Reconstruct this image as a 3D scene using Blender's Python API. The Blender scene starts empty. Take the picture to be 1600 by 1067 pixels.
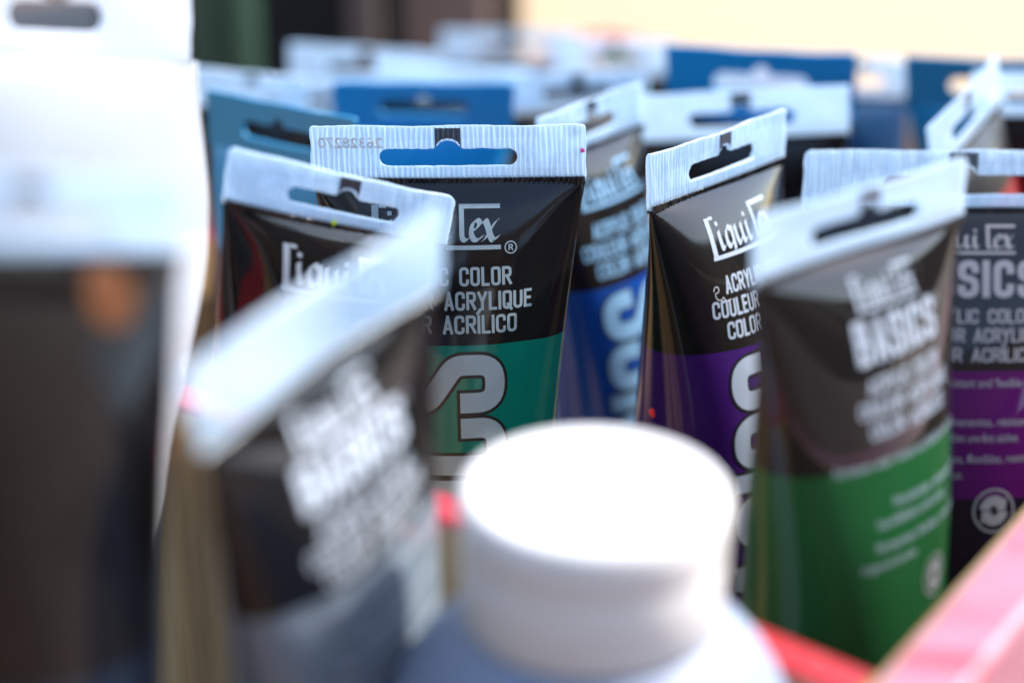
import bpy, bmesh, math, random
import numpy as np
from mathutils import Vector, noise

MM = 0.001
R = math.radians
scene = bpy.context.scene
COL = scene.collection

# ------------------------------------------------------------------ camera
PITCH = R(25.0)
LENS = 79.0
F = 1600 * LENS / 36.0
CAMZ = 316.0
cam_d = bpy.data.cameras.new("camera")
cam_d.lens = LENS
cam_d.sensor_width = 36
cam_d.clip_start = 0.01
cam_d.clip_end = 200
cam_d.dof.use_dof = True
cam_d.dof.focus_distance = 0.452
cam_d.dof.aperture_fstop = 5.7
cam = bpy.data.objects.new("camera", cam_d)
cam.location = (0, 0, CAMZ * MM)
cam.rotation_euler = (math.pi / 2 - PITCH, 0, 0)
COL.objects.link(cam)
scene.camera = cam

# ------------------------------------------------------------------ sky + sun
SUN_EL, SUN_AZ = 45.0, 70.0           # azimuth measured from +Y (behind the tubes) towards +X
world = bpy.data.worlds.new("World")
scene.world = world
world.use_nodes = True
nt = world.node_tree
bg = nt.nodes["Background"]
sky = nt.nodes.new("ShaderNodeTexSky")
sky.sky_type = 'NISHITA'
sky.sun_disc = False
sky.sun_elevation = R(SUN_EL)
sky.sun_rotation = R(SUN_AZ)
sky.air_density = 1.0
sky.dust_density = 1.0
nt.links.new(sky.outputs[0], bg.inputs[0])
bg.inputs[1].default_value = 0.15
sun_d = bpy.data.lights.new("sun", 'SUN')
sun_d.energy = 2.6
sun_d.angle = R(0.6)
sun_d.color = (1.0, 0.965, 0.91)
sun = bpy.data.objects.new("sun", sun_d)
_d = Vector((math.sin(R(SUN_AZ)) * math.cos(R(SUN_EL)), math.cos(R(SUN_AZ)) * math.cos(R(SUN_EL)), math.sin(R(SUN_EL))))
sun.rotation_euler = _d.to_track_quat('Z', 'Y').to_euler()
sun.location = (0.3, 0.6, 1.2)
COL.objects.link(sun)
scene.view_settings.view_transform = 'Standard'
scene.view_settings.look = 'None'
scene.view_settings.gamma = 1
scene.view_settings.use_curve_mapping = False
scene.view_settings.exposure = 1.75
scene.render.engine = 'CYCLES'
scene.cycles.use_denoising = True
scene.cycles.max_bounces = 10
scene.cycles.transparent_max_bounces = 24
scene.cycles.sample_clamp_indirect = 6


# ------------------------------------------------------------------ helpers
def at(px, py, d):
    """a point of the place, in mm, seen at photo pixel (px, py) d mm in front of the lens"""
    u, w = (px - 800) / F, (py - 533.5) / F
    s, c = math.sin(PITCH), math.cos(PITCH)
    return Vector((u * d, d * c - w * d * s, CAMZ - d * s - w * d * c))


def project(p):
    s, c = math.sin(PITCH), math.cos(PITCH)
    y, z = p[1], p[2] - CAMZ
    d = y * c - z * s
    return 800 + F * p[0] / d, 533.5 - F * (y * s + z * c) / d, d


def on_plane(px, py, z):
    u, w = (px - 800) / F, (py - 533.5) / F
    s, c = math.sin(PITCH), math.cos(PITCH)
    d = (CAMZ - z) / (s + w * c)
    return at(px, py, d)


def empty(name, loc_mm, label, cat, group=None):
    o = bpy.data.objects.new(name, None)
    o.empty_display_size = 0.01
    o.location = Vector(loc_mm) * MM
    COL.objects.link(o)
    o['label'] = label
    o['category'] = cat
    if group:
        o['group'] = group
    return o


def link_mesh(name, me, mats, parent=None, smooth=True):
    o = bpy.data.objects.new(name, me)
    COL.objects.link(o)
    for m in (mats if isinstance(mats, (list, tuple)) else [mats]):
        me.materials.append(m)
    if parent is not None:
        o.parent = parent
    if smooth:
        me.polygons.foreach_set('use_smooth', [True] * len(me.polygons))
    me.update()
    return o


def mesh_from(verts, faces, origin=(0, 0, 0), uvs=None):
    """verts in mm, stored in metres relative to origin (mm); uvs one per vertex"""
    me = bpy.data.meshes.new("m")
    og = Vector(origin)
    me.from_pydata([tuple((Vector(v) - og) * MM) for v in verts], [], faces)
    if uvs is not None:
        ul = me.uv_layers.new(name="UVMap")
        for l in me.loops:
            ul.data[l.index].uv = uvs[l.vertex_index]
    me.update()
    return me


# ------------------------------------------------------------------ materials
def new_mat(name):
    m = bpy.data.materials.new(name)
    m.use_nodes = True
    return m, m.node_tree, m.node_tree.nodes["Principled BSDF"]


def N(t, kind, **kw):
    n = t.nodes.new(kind)
    for k, v in kw.items():
        setattr(n, k, v)
    return n


def add_bump(t, bsdf, scale, strength, dist=0.0002, detail=4, coord='Object', stretch=(1, 1, 1)):
    tc = N(t, "ShaderNodeTexCoord")
    mp = N(t, "ShaderNodeMapping")
    mp.inputs['Scale'].default_value = stretch
    t.links.new(tc.outputs[coord], mp.inputs[0])
    ns = N(t, "ShaderNodeTexNoise")
    ns.inputs['Scale'].default_value = scale
    ns.inputs['Detail'].default_value = detail
    t.links.new(mp.outputs[0], ns.inputs['Vector'])
    b = N(t, "ShaderNodeBump")
    b.inputs['Strength'].default_value = strength
    b.inputs['Distance'].default_value = dist
    t.links.new(ns.outputs['Fac'], b.inputs['Height'])
    t.links.new(b.outputs[0], bsdf.inputs['Normal'])
    return ns


def plain(name, col, rough=0.4, bump=None, spec=0.5, sss=0.0, coat=0.0):
    m, t, b = new_mat(name)
    b.inputs['Base Color'].default_value = (*col, 1)
    b.inputs['Roughness'].default_value = rough
    b.inputs['Specular IOR Level'].default_value = spec
    b.inputs['Coat Weight'].default_value = coat
    b.inputs['Coat Roughness'].default_value = 0.05
    if sss:
        b.inputs['Subsurface Weight'].default_value = sss
        b.inputs['Subsurface Radius'].default_value = (0.006, 0.005, 0.005)
    if bump:
        add_bump(t, b, *bump)
    return m


def body_mat(name, top, band, v_band, rough=0.07, foot=None, v_foot=None):
    """glossy printed tube film; UV.y is millimetres below the crimp"""
    m, t, b = new_mat(name)
    tc = N(t, "ShaderNodeTexCoord")
    sp = N(t, "ShaderNodeSeparateXYZ")
    t.links.new(tc.outputs['UV'], sp.inputs[0])
    gt = N(t, "ShaderNodeMath", operation='GREATER_THAN')
    gt.inputs[1].default_value = v_band
    t.links.new(sp.outputs['Y'], gt.inputs[0])
    mx = N(t, "ShaderNodeMix", data_type='RGBA')
    mx.inputs['A'].default_value = (*top, 1)
    mx.inputs['B'].default_value = (*band, 1)
    t.links.new(gt.outputs[0], mx.inputs['Factor'])
    out = mx.outputs['Result']
    if foot:
        g2 = N(t, "ShaderNodeMath", operation='GREATER_THAN')
        g2.inputs[1].default_value = v_foot
        t.links.new(sp.outputs['Y'], g2.inputs[0])
        m2 = N(t, "ShaderNodeMix", data_type='RGBA')
        m2.inputs['B'].default_value = (*foot, 1)
        t.links.new(out, m2.inputs['A'])
        t.links.new(g2.outputs[0], m2.inputs['Factor'])
        out = m2.outputs['Result']
    t.links.new(out, b.inputs['Base Color'])
    # fine scuffs in the gloss
    ns = N(t, "ShaderNodeTexNoise")
    ns.inputs['Scale'].default_value = 90
    ns.inputs['Detail'].default_value = 6
    t.links.new(tc.outputs['Object'], ns.inputs['Vector'])
    mr = N(t, "ShaderNodeMapRange")
    mr.inputs['From Min'].default_value = 0.35
    mr.inputs['From Max'].default_value = 0.75
    mr.inputs['To Min'].default_value = rough * 0.75
    mr.inputs['To Max'].default_value = rough * 1.8
    t.links.new(ns.outputs['Fac'], mr.inputs['Value'])
    t.links.new(mr.outputs[0], b.inputs['Roughness'])
    b.inputs['Specular IOR Level'].default_value = 0.42
    bp = N(t, "ShaderNodeBump")
    bp.inputs['Strength'].default_value = 0.05
    bp.inputs['Distance'].default_value = 0.0004
    n2 = N(t, "ShaderNodeTexNoise")
    n2.inputs['Scale'].default_value = 160
    t.links.new(tc.outputs['Object'], n2.inputs['Vector'])
    t.links.new(n2.outputs['Fac'], bp.inputs['Height'])
    t.links.new(bp.outputs[0], b.inputs['Normal'])
    return m


def seal_mat(name, tint=(0.70, 0.86, 0.99), clear=0.36, rough=0.13, rib=1.0):
    """ribbed, heat-sealed clear plastic: part see-through, part milky, glossy; UV in mm"""
    m, t, b = new_mat(name)
    t.nodes.remove(b)
    out = t.nodes["Material Output"]
    tc = N(t, "ShaderNodeTexCoord")
    mp = N(t, "ShaderNodeMapping")
    mp.inputs['Scale'].default_value = (1.0, 0.05, 1)
    t.links.new(tc.outputs['UV'], mp.inputs[0])
    n1 = N(t, "ShaderNodeTexNoise")
    n1.inputs['Scale'].default_value = 1.5
    n1.inputs['Detail'].default_value = 3
    t.links.new(mp.outputs[0], n1.inputs['Vector'])
    sp = N(t, "ShaderNodeSeparateXYZ")
    t.links.new(tc.outputs['UV'], sp.inputs[0])
    ad = N(t, "ShaderNodeMath", operation='MULTIPLY_ADD')
    ad.inputs[1].default_value = 1.6
    t.links.new(n1.outputs['Fac'], ad.inputs[0])
    mu = N(t, "ShaderNodeMath", operation='MULTIPLY')
    mu.inputs[1].default_value = 6.0
    t.links.new(sp.outputs['X'], mu.inputs[0])
    t.links.new(mu.outputs[0], ad.inputs[2])
    sn = N(t, "ShaderNodeMath", operation='SINE')
    t.links.new(ad.outputs[0], sn.inputs[0])
    hs = N(t, "ShaderNodeMath", operation='MULTIPLY_ADD')
    hs.inputs[1].default_value = 0.35
    t.links.new(sn.outputs[0], hs.inputs[0])
    t.links.new(n1.outputs['Fac'], hs.inputs[2])
    bp = N(t, "ShaderNodeBump")
    bp.inputs['Strength'].default_value = 0.3 * rib
    bp.inputs['Distance'].default_value = 0.0004
    t.links.new(hs.outputs[0], bp.inputs['Height'])
    tr = N(t, "ShaderNodeBsdfTranslucent")
    tr.inputs[0].default_value = (*tint, 1)
    df = N(t, "ShaderNodeBsdfDiffuse")
    df.inputs[0].default_value = (*tint, 1)
    gl = N(t, "ShaderNodeBsdfGlossy")
    gl.inputs['Roughness'].default_value = rough
    gl.inputs[0].default_value = (1, 1, 1, 1)
    tp = N(t, "ShaderNodeBsdfTransparent")
    tp.inputs[0].default_value = (0.93, 0.97, 1.0, 1)
    for n in (tr, df, gl):
        t.links.new(bp.outputs[0], n.inputs['Normal'])
    m1 = N(t, "ShaderNodeMixShader")
    m1.inputs[0].default_value = 0.55
    t.links.new(df.outputs[0], m1.inputs[1])
    t.links.new(tr.outputs[0], m1.inputs[2])
    m2 = N(t, "ShaderNodeMixShader")
    mr = N(t, "ShaderNodeMapRange")
    mr.inputs['From Min'].default_value = 0.3
    mr.inputs['From Max'].default_value = 0.7
    mr.inputs['To Min'].default_value = clear * 1.9
    mr.inputs['To Max'].default_value = clear * 0.3
    t.links.new(n1.outputs['Fac'], mr.inputs['Value'])
    t.links.new(mr.outputs[0], m2.inputs[0])
    t.links.new(m1.outputs[0], m2.inputs[1])
    t.links.new(tp.outputs[0], m2.inputs[2])
    lw = N(t, "ShaderNodeLayerWeight")
    lw.inputs['Blend'].default_value = 0.5
    pw = N(t, "ShaderNodeMath", operation='POWER')
    pw.inputs[1].default_value = 4.0
    t.links.new(lw.outputs['Facing'], pw.inputs[0])
    fr = N(t, "ShaderNodeMath", operation='MULTIPLY_ADD')
    fr.inputs[1].default_value = 0.6
    fr.inputs[2].default_value = 0.05
    t.links.new(pw.outputs[0], fr.inputs[0])
    m3 = N(t, "ShaderNodeMixShader")
    t.links.new(fr.outputs[0], m3.inputs[0])
    t.links.new(m2.outputs[0], m3.inputs[1])
    t.links.new(gl.outputs[0], m3.inputs[2])
    t.links.new(m3.outputs[0], out.inputs['Surface'])
    return m


def wood_mat(name, c1, c2, scale=(4, 60, 60), rough=0.55, dist=0.0004):
    m, t, b = new_mat(name)
    tc = N(t, "ShaderNodeTexCoord")
    mp = N(t, "ShaderNodeMapping")
    mp.inputs['Scale'].default_value = scale
    t.links.new(tc.outputs['Object'], mp.inputs[0])
    ns = N(t, "ShaderNodeTexNoise")
    ns.inputs['Scale'].default_value = 2.2
    ns.inputs['Detail'].default_value = 9
    ns.inputs['Roughness'].default_value = 0.62
    t.links.new(mp.outputs[0], ns.inputs['Vector'])
    cr = N(t, "ShaderNodeValToRGB")
    cr.color_ramp.elements[0].position = 0.33
    cr.color_ramp.elements[1].position = 0.68
    cr.color_ramp.elements[0].color = (*c1, 1)
    cr.color_ramp.elements[1].color = (*c2, 1)
    t.links.new(ns.outputs['Fac'], cr.inputs[0])
    t.links.new(cr.outputs[0], b.inputs['Base Color'])
    b.inputs['Roughness'].default_value = rough
    bp = N(t, "ShaderNodeBump")
    bp.inputs['Strength'].default_value = 0.4
    bp.inputs['Distance'].default_value = dist
    t.links.new(ns.outputs['Fac'], bp.inputs['Height'])
    t.links.new(bp.outputs[0], b.inputs['Normal'])
    return m


def paint_mat(name, col, worn, wear=0.62, stretch=(12, 60, 60)):
    """brushed red paint with worn patches and grain"""
    m, t, b = new_mat(name)
    tc = N(t, "ShaderNodeTexCoord")
    mp = N(t, "ShaderNodeMapping")
    mp.inputs['Scale'].default_value = stretch
    t.links.new(tc.outputs['Object'], mp.inputs[0])
    ns = N(t, "ShaderNodeTexNoise")
    ns.inputs['Scale'].default_value = 3.0
    ns.inputs['Detail'].default_value = 8
    ns.inputs['Roughness'].default_value = 0.65
    t.links.new(mp.outputs[0], ns.inputs['Vector'])
    cr = N(t, "ShaderNodeValToRGB")
    cr.color_ramp.elements[0].position = wear - 0.2
    cr.color_ramp.elements[1].position = wear + 0.1
    cr.color_ramp.elements[0].color = (*col, 1)
    cr.color_ramp.elements[1].color = (*worn, 1)
    t.links.new(ns.outputs['Fac'], cr.inputs[0])
    n2 = N(t, "ShaderNodeTexNoise")
    n2.inputs['Scale'].default_value = 900
    t.links.new(tc.outputs['Object'], n2.inputs['Vector'])
    c2 = N(t, "ShaderNodeMapRange")
    c2.inputs['From Min'].default_value = 0.66
    c2.inputs['From Max'].default_value = 0.72
    t.links.new(n2.outputs['Fac'], c2.inputs['Value'])
    mx = N(t, "ShaderNodeMix", data_type='RGBA')
    mx.inputs['B'].default_value = (0.7, 0.35, 0.33, 1)
    t.links.new(c2.outputs[0], mx.inputs['Factor'])
    t.links.new(cr.outputs[0], mx.inputs['A'])
    t.links.new(mx.outputs['Result'], b.inputs['Base Color'])
    b.inputs['Roughness'].default_value = 0.42
    bp = N(t, "ShaderNodeBump")
    bp.inputs['Strength'].default_value = 0.35
    bp.inputs['Distance'].default_value = 0.0003
    t.links.new(ns.outputs['Fac'], bp.inputs['Height'])
    t.links.new(bp.outputs[0], b.inputs['Normal'])
    return m


BLACK = (0.008, 0.007, 0.007)
M = {}
M['seal'] = seal_mat("clear_ribbed_plastic")
M['seal_white'] = seal_mat("white_ribbed_plastic", (0.9, 0.93, 0.97), 0.04, 0.3, 0.5)
M['ink'] = plain("pale_grey_ink", (0.25, 0.31, 0.32), 0.35)
M['ink_white'] = plain("white_ink", (0.28, 0.32, 0.37), 0.35)
M['ink_cool'] = plain("pale_blue_ink", (0.16, 0.30, 0.44), 0.35)
M['outline'] = plain("black_ink", (0.006, 0.006, 0.006), 0.35)
M['dim_ink'] = plain("dim_grey_ink", (0.20, 0.19, 0.21), 0.4)
M['faint_ink'] = plain("faint_ink", (0.03, 0.025, 0.035), 0.4)
M['mark'] = plain("dark_register_ink", (0.055, 0.065, 0.085), 0.3)
M['crimp'] = plain("black_crimped_plastic", (0.012, 0.011, 0.012), 0.25)
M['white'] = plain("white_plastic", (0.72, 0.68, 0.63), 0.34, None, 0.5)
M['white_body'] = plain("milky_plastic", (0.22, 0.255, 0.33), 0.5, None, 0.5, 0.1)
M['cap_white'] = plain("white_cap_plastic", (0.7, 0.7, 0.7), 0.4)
M['table'] = wood_mat("table_wood", (0.085, 0.042, 0.02), (0.17, 0.095, 0.05), (3, 30, 30))
M['box_wood'] = wood_mat("box_wood", (0.30, 0.18, 0.08), (0.56, 0.38, 0.19), (40, 40, 4))
M['box_red'] = paint_mat("red_box_paint", (0.38, 0.006, 0.010), (0.42, 0.035, 0.04), 0.66)
M['box_pink'] = paint_mat("worn_red_box_paint", (0.32, 0.035, 0.055), (0.38, 0.15, 0.19), 0.48, (10, 40, 40))
M['lime'] = plain("lime_paint", (0.45, 0.6, 0.01), 0.4)
M['pink'] = plain("pink_paint", (0.85, 0.10, 0.35), 0.4)
M['red'] = plain("red_paint", (0.75, 0.01, 0.02), 0.3)
M['green'] = plain("green_paint", (0.15, 0.6, 0.08), 0.4)
M['lint'] = plain("lint", (0.7, 0.7, 0.7), 0.8)
M['orange'] = plain("dull_orange", (0.10, 0.028, 0.002), 0.4)


# ------------------------------------------------------------------ 2-D shapes for printing
def text2d(s, width=None, cap=3.0, bold=0.0, xscale=None, spacing=1.0):
    cu = bpy.data.curves.new("t", 'FONT')
    cu.body = s
    cu.size = 1.0
    cu.offset = bold
    cu.resolution_u = 3
    cu.space_character = spacing
    o = bpy.data.objects.new("t", cu)
    COL.objects.link(o)
    dg = bpy.context.evaluated_depsgraph_get()
    me = bpy.data.meshes.new_from_object(o.evaluated_get(dg))
    v = np.array([tuple(x.co)[:2] for x in me.vertices]) if len(me.vertices) else np.zeros((0, 2))
    f = [tuple(p.vertices) for p in me.polygons]
    bpy.data.objects.remove(o)
    bpy.data.curves.remove(cu)
    bpy.data.meshes.remove(me)
    k = cap / 0.70
    v = v * k
    x0, x1 = v[:, 0].min(), v[:, 0].max()
    if width:
        v[:, 0] = (v[:, 0] - x0) * (width / (x1 - x0))
    else:
        v[:, 0] = (v[:, 0] - x0) * (xscale or 1.0)
    return v, f


def rounded(pts, r, n=7):
    pts = [np.array(p, float) for p in pts]
    out = [pts[0]]
    for a, b, c in zip(pts, pts[1:], pts[2:]):
        d1, d2 = (a - b), (c - b)
        l1, l2 = np.linalg.norm(d1), np.linalg.norm(d2)
        d1, d2 = d1 / l1, d2 / l2
        ang = math.acos(max(-1, min(1, float(d1 @ d2))))
        tl = min(r / math.tan(ang / 2), l1 * 0.5, l2 * 0.5)
        p1, p2 = b + d1 * tl, b + d2 * tl
        for i in range(n + 1):
            q = i / n
            out.append((1 - q) ** 2 * p1 + 2 * q * (1 - q) * b + q * q * p2)
    out.append(pts[-1])
    return np.array(out)


def smooth_path(pts, n=8):
    p = [np.array(q, float) for q in pts]
    p = [2 * p[0] - p[1]] + p + [2 * p[-1] - p[-2]]
    out = []
    for i in range(1, len(p) - 2):
        for k in range(n):
            t = k / n
            out.append(0.5 * ((2 * p[i]) + (-p[i - 1] + p[i + 1]) * t + (2 * p[i - 1] - 5 * p[i] + 4 * p[i + 1] - p[i + 2]) * t * t
                              + (-p[i - 1] + 3 * p[i] - 3 * p[i + 1] + p[i + 2]) * t ** 3))
    out.append(p[-2])
    return np.array(out)


def ribbon(path, width, ext=0.0):
    p = np.array(path, float)
    t = np.gradient(p, axis=0)
    t /= np.linalg.norm(t, axis=1)[:, None] + 1e-9
    if ext:
        p[0] -= t[0] * ext
        p[-1] += t[-1] * ext
    n = np.stack([-t[:, 1], t[:, 0]], 1)
    v = np.concatenate([p + n * width / 2, p - n * width / 2])
    k = len(p)
    f = [(i, k + i, k + i + 1, i + 1) for i in range(k - 1)]
    return v, f


def nib(path, width, ang=38, thin=0.22):
    p = np.array(path, float)
    a = R(ang)
    d = np.array([math.cos(a), math.sin(a)]) * width / 2
    t = np.gradient(p, axis=0)
    t /= np.linalg.norm(t, axis=1)[:, None] + 1e-9
    nn = np.stack([-t[:, 1], t[:, 0]], 1)
    sg = np.sign(nn @ d)
    sg[sg == 0] = 1
    off = d[None, :] * sg[:, None] + nn * thin * width / 2
    v = np.concatenate([p + off, p - off])
    k = len(p)
    f = [(i, k + i, k + i + 1, i + 1) for i in range(k - 1)]
    return v, f


def ring2d(cx, cy, r, w, n=40):
    v, f = [], []
    for i in range(n):
        a = 2 * math.pi * i / n
        v += [(cx + (r + w / 2) * math.cos(a), cy + (r + w / 2) * math.sin(a)), (cx + (r - w / 2) * math.cos(a), cy + (r - w / 2) * math.sin(a))]
    for i in range(n):
        j = (i + 1) % n
        f.append((2 * i, 2 * j, 2 * j + 1, 2 * i + 1))
    return np.array(v), f


def rect2d(x0, y0, x1, y1):
    return np.array([(x0, y0), (x1, y0), (x1, y1), (x0, y1)], float), [(0, 1, 2, 3)]


def shift(sh, dx, dy, rot=0.0, sc=1.0):
    v, f = sh
    c, s = math.cos(rot), math.sin(rot)
    w = np.stack([v[:, 0] * c - v[:, 1] * s, v[:, 0] * s + v[:, 1] * c], 1) * sc + np.array([dx, dy])
    return w, f


# ------------------------------------------------------------------ the paint tube
class Tube:
    def __init__(self, name, tl, tr, low, label, mats, group='paint tubes', seal_h=11.3, base_z=10.0, bulge=0.0,
                 seal='seal', seed=0, mark=True, detail=True, cap_mat=None, hole=True, corner=0.6, power=2.0, bend=0.5, hole_w=0.51, wob=0.5, cat='paint tube', flare=0.0, ribbed=False):
        self.ribbed = ribbed
        self.flare = flare
        TL, TR, LO = at(*tl), at(*tr), at(*low)
        top = (TL + TR) / 2
        ax = (LO - top).normalized()
        k = (base_z - top.z) / ax.z
        base = top + ax * k
        self.e3 = -ax
        self.e1 = (TR - TL).normalized()
        self.W = (TR - TL).length / (1 + flare)
        self.n = self.e1.cross(self.e3).normalized()
        self.C1 = top + ax * seal_h
        self.Hs = seal_h
        self.Rb = self.W / math.pi
        self.capz = 20.0
        self.C0 = base - ax * (self.capz + 5.0)
        self.L = (self.C1 - self.C0).length
        self.base = base
        self.seed = seed
        self.bend_a = bend
        print("TUBE", label[:34], "W=%.0f len=%.0f skew=%.2f base=(%.0f,%.0f) lean=%.0f R=%.0f" % (
            self.W, k, self.e1.dot(self.e3), base.x, base.y, math.degrees(math.acos(self.e3.z)), self.Rb))
        self.root = empty(name, base, label, cat, group)
        self.origin = base
        self._rings(bulge, power, detail, wob)
        self._body(mats)
        self._seal(seal, hole, corner, mark, hole_w)
        self._cap(cap_mat or M['cap_white'])

    def _rings(self, bulge, power, detail, wob):
        nu, nv = (112, 56) if detail else (48, 24)
        self.nu, self.nv = nu, nv
        e1b = (self.e1 - self.e3 * self.e1.dot(self.e3)).normalized()
        per = 2 * math.pi * self.Rb
        G = np.zeros((nv + 1, nu + 1, 3))
        th = np.linspace(-math.pi, math.pi, 721)
        rng = random.Random(self.seed * 7 + 3)
        folds = [(rng.uniform(0.22, 0.44), rng.uniform(0.30, 0.55), rng.uniform(0.3, 0.9)) for _ in range(2)]
        for j in range(nv + 1):
            t = (j / nv)
            t = 1 - (1 - t) ** 1.35          # denser towards the crimp
            f = t ** power
            a = self.Rb + (self.W / 2 - self.Rb) * f
            lo, hi = 0.55, self.Rb * 1.02
            for _ in range(30):
                b = (lo + hi) / 2
                h = ((a - b) / (a + b)) ** 2
                p = math.pi * (a + b) * (1 + 3 * h / (10 + math.sqrt(4 - 3 * h)))
                if p > per:
                    hi = b
                else:
                    lo = b
            b = max(0.55, b)
            if bulge:
                a *= 1 + bulge * math.exp(-((t - 0.80) / 0.17) ** 2)
            q = (1 - t)
            e1 = (self.e1 * t + e1b * (1 - t)).normalized()
            ctr = self.C0.lerp(self.C1, t)
            xs, ys = a * np.sin(th), b * np.cos(th)
            s = np.concatenate([[0], np.cumsum(np.hypot(np.diff(xs), np.diff(ys)))])
            s /= s[-1]
            fr = np.linspace(0, 1, nu + 1)
            tt = np.interp(fr, s, th)
            for i in range(nu + 1):
                x, y = a * math.sin(tt[i]), b * math.cos(tt[i])
                # soft dents and diagonal gusset folds running from the crimp's corners
                amp = min(1.0, q * 6) * min(1, b / 4)
                uu = x / a
                d = 0
                if detail:
                    d += wob * amp * noise.noise(Vector((x * 0.05 + self.seed * 9.1, y * 0.05, t * 3.2 + self.seed)))
                    for sgn, (w0, tl, am) in zip((-1, 1), folds):
                        cx = sgn * (0.98 - (1 - t) / tl * (0.98 - w0))
                        if t > 1 - tl:
                            wd = 0.10 + 0.10 * (1 - t) / tl
                            d -= am * amp * math.exp(-((uu - cx) / wd) ** 2) * (1 - (1 - t) / tl) * (1 if y > 0 else 0.6)
                nx, ny = math.sin(tt[i]) * b, math.cos(tt[i]) * a
                ln = math.hypot(nx, ny) + 1e-9
                x += d * nx / ln
                y += d * ny / ln
                G[j, i] = ctr + e1 * x + self.n * (y + self.bend(x) * t ** 6)
            G[j, nu] = G[j, 0]
        self.G = G
        self.T = np.array([(1 - (1 - j / nv) ** 1.35) for j in range(nv + 1)])
        self.per = per

    def bend(self, u):
        k = u / (self.W / 2)
        return self.bend_a * (math.sin(k * 2.1 + self.seed) * 0.8 - 0.6 * k * k)

    def S(self, u, v):
        """point on the film u mm right of its front middle, v mm below the crimp"""
        fi = (u / self.per + 0.5) % 1.0 * self.nu
        tj = 1 - v / self.L
        fj = np.interp(tj, self.T, np.arange(self.nv + 1))
        i, j = min(int(fi), self.nu - 1), min(int(fj), self.nv - 1)
        a, b = fi - i, fj - j
        g = self.G
        p = (g[j, i] * (1 - a) + g[j, i + 1] * a) * (1 - b) + (g[j + 1, i] * (1 - a) + g[j + 1, i + 1] * a) * b
        du = g[j, i + 1] - g[j, i]
        dv = g[j + 1, i] - g[j, i]
        nn = np.cross(du, dv)
        nn /= np.linalg.norm(nn) + 1e-12
        return p, nn

    def _body(self, mats):
        nu, nv = self.nu, self.nv
        V, U, Fc = [], [], []
        for j in range(nv + 1):
            for i in range(nu + 1):
                V.append(self.G[j, i])
                U.append(((i / nu - 0.5) * self.per, (1 - self.T[j]) * self.L))
        idx = lambda j, i: j * (nu + 1) + i
        for j in range(nv):
            for i in range(nu):
                Fc.append((idx(j, i), idx(j, i + 1), idx(j + 1, i + 1), idx(j + 1, i)))
        # shoulder towards the cap
        c = self.C0 - self.e3 * 5.0
        k0 = len(V)
        for i in range(nu + 1):
            p = Vector(self.G[0, i])
            d = (p - self.C0) * 0.70
            V.append(c + d)
            U.append(((i / nu - 0.5) * self.per, self.L + 5))
        for i in range(nu):
            Fc.append((k0 + i, k0 + i + 1, idx(0, i + 1), idx(0, i)))
        V.append(c)
        U.append((0, self.L + 6))
        for i in range(nu):
            Fc.append((len(V) - 1, k0 + i + 1, k0 + i))
        self.body = link_mesh("body", mesh_from(V, Fc, self.origin, U), mats, self.root)

    def rib(self, u, v):
        if not self.ribbed:
            return 0.0
        ph = 6.0 * u + 2.2 * noise.noise(Vector((u * 0.55, v * 0.12, self.seed)))
        am = 0.13 + 0.12 * noise.noise(Vector((u * 0.8, v * 0.3, self.seed + 5.5)))
        return am * math.sin(ph) + 0.05 * noise.noise(Vector((u * 2.6, v * 0.5, self.seed)))

    def P(self, u, v, z=0.0):
        """point of the flat sealed end, v mm above the crimp"""
        wv = self.bend(u) + 0.25 * self.bend_a * math.sin(u * 0.13 + v * 0.22 + self.seed * 2)
        u = u * (1 + self.flare * v / self.Hs)
        return self.C1 + self.e1 * u + self.e3 * v + self.n * (z + wv + self.rib(u, v))

    def _seal(self, matname, hole, corner, mark, hole_w):
        W2, H = self.W / 2, self.Hs
        rng = random.Random(self.seed + 11)
        jit = lambda a: rng.uniform(-a, a)
        outer = []
        nn = 40
        rc = corner
        for i in range(nn + 1):
            outer.append((-W2 + 2 * W2 * i / nn, jit(0.05)))
        outer[0], outer[-1] = (-W2 + 0.05, 0), (W2 - 0.05, 0)
        for i in range(1, 8):
            outer.append((W2 - 0.02 + 0.22 * math.sin(i * 1.3 + self.seed) * 0.5 + jit(.05), (H - rc) * i / 8))
        for i in range(0, 5):
            a = i / 4 * math.pi / 2
            outer.append((W2 - rc + rc * math.cos(a), H - rc + rc * math.sin(a)))
        for i in range(1, nn):
            outer.append((W2 - rc - (2 * W2 - 2 * rc) * i / nn, H + 0.12 * math.sin(i * 0.4 + self.seed) + jit(0.05)))
        for i in range(0, 5):
            a = math.pi / 2 + i / 4 * math.pi / 2
            outer.append((-W2 + rc + rc * math.cos(a), H - rc + rc * math.sin(a)))
        for i in range(1, 8):
            outer.append((-W2 + 0.02 - 0.22 * math.sin(i * 1.1 + self.seed * 2) * 0.5 + jit(.05), (H - rc) * (1 - i / 8)))
        sp = [outer]
        hw = self.W * hole_w / 2
        self.h0, self.h1 = H * 0.27, H * 0.27 + 3.9 * H / 11.3
        self.hp = self.h1 + 1.7 * H / 11.3
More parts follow.
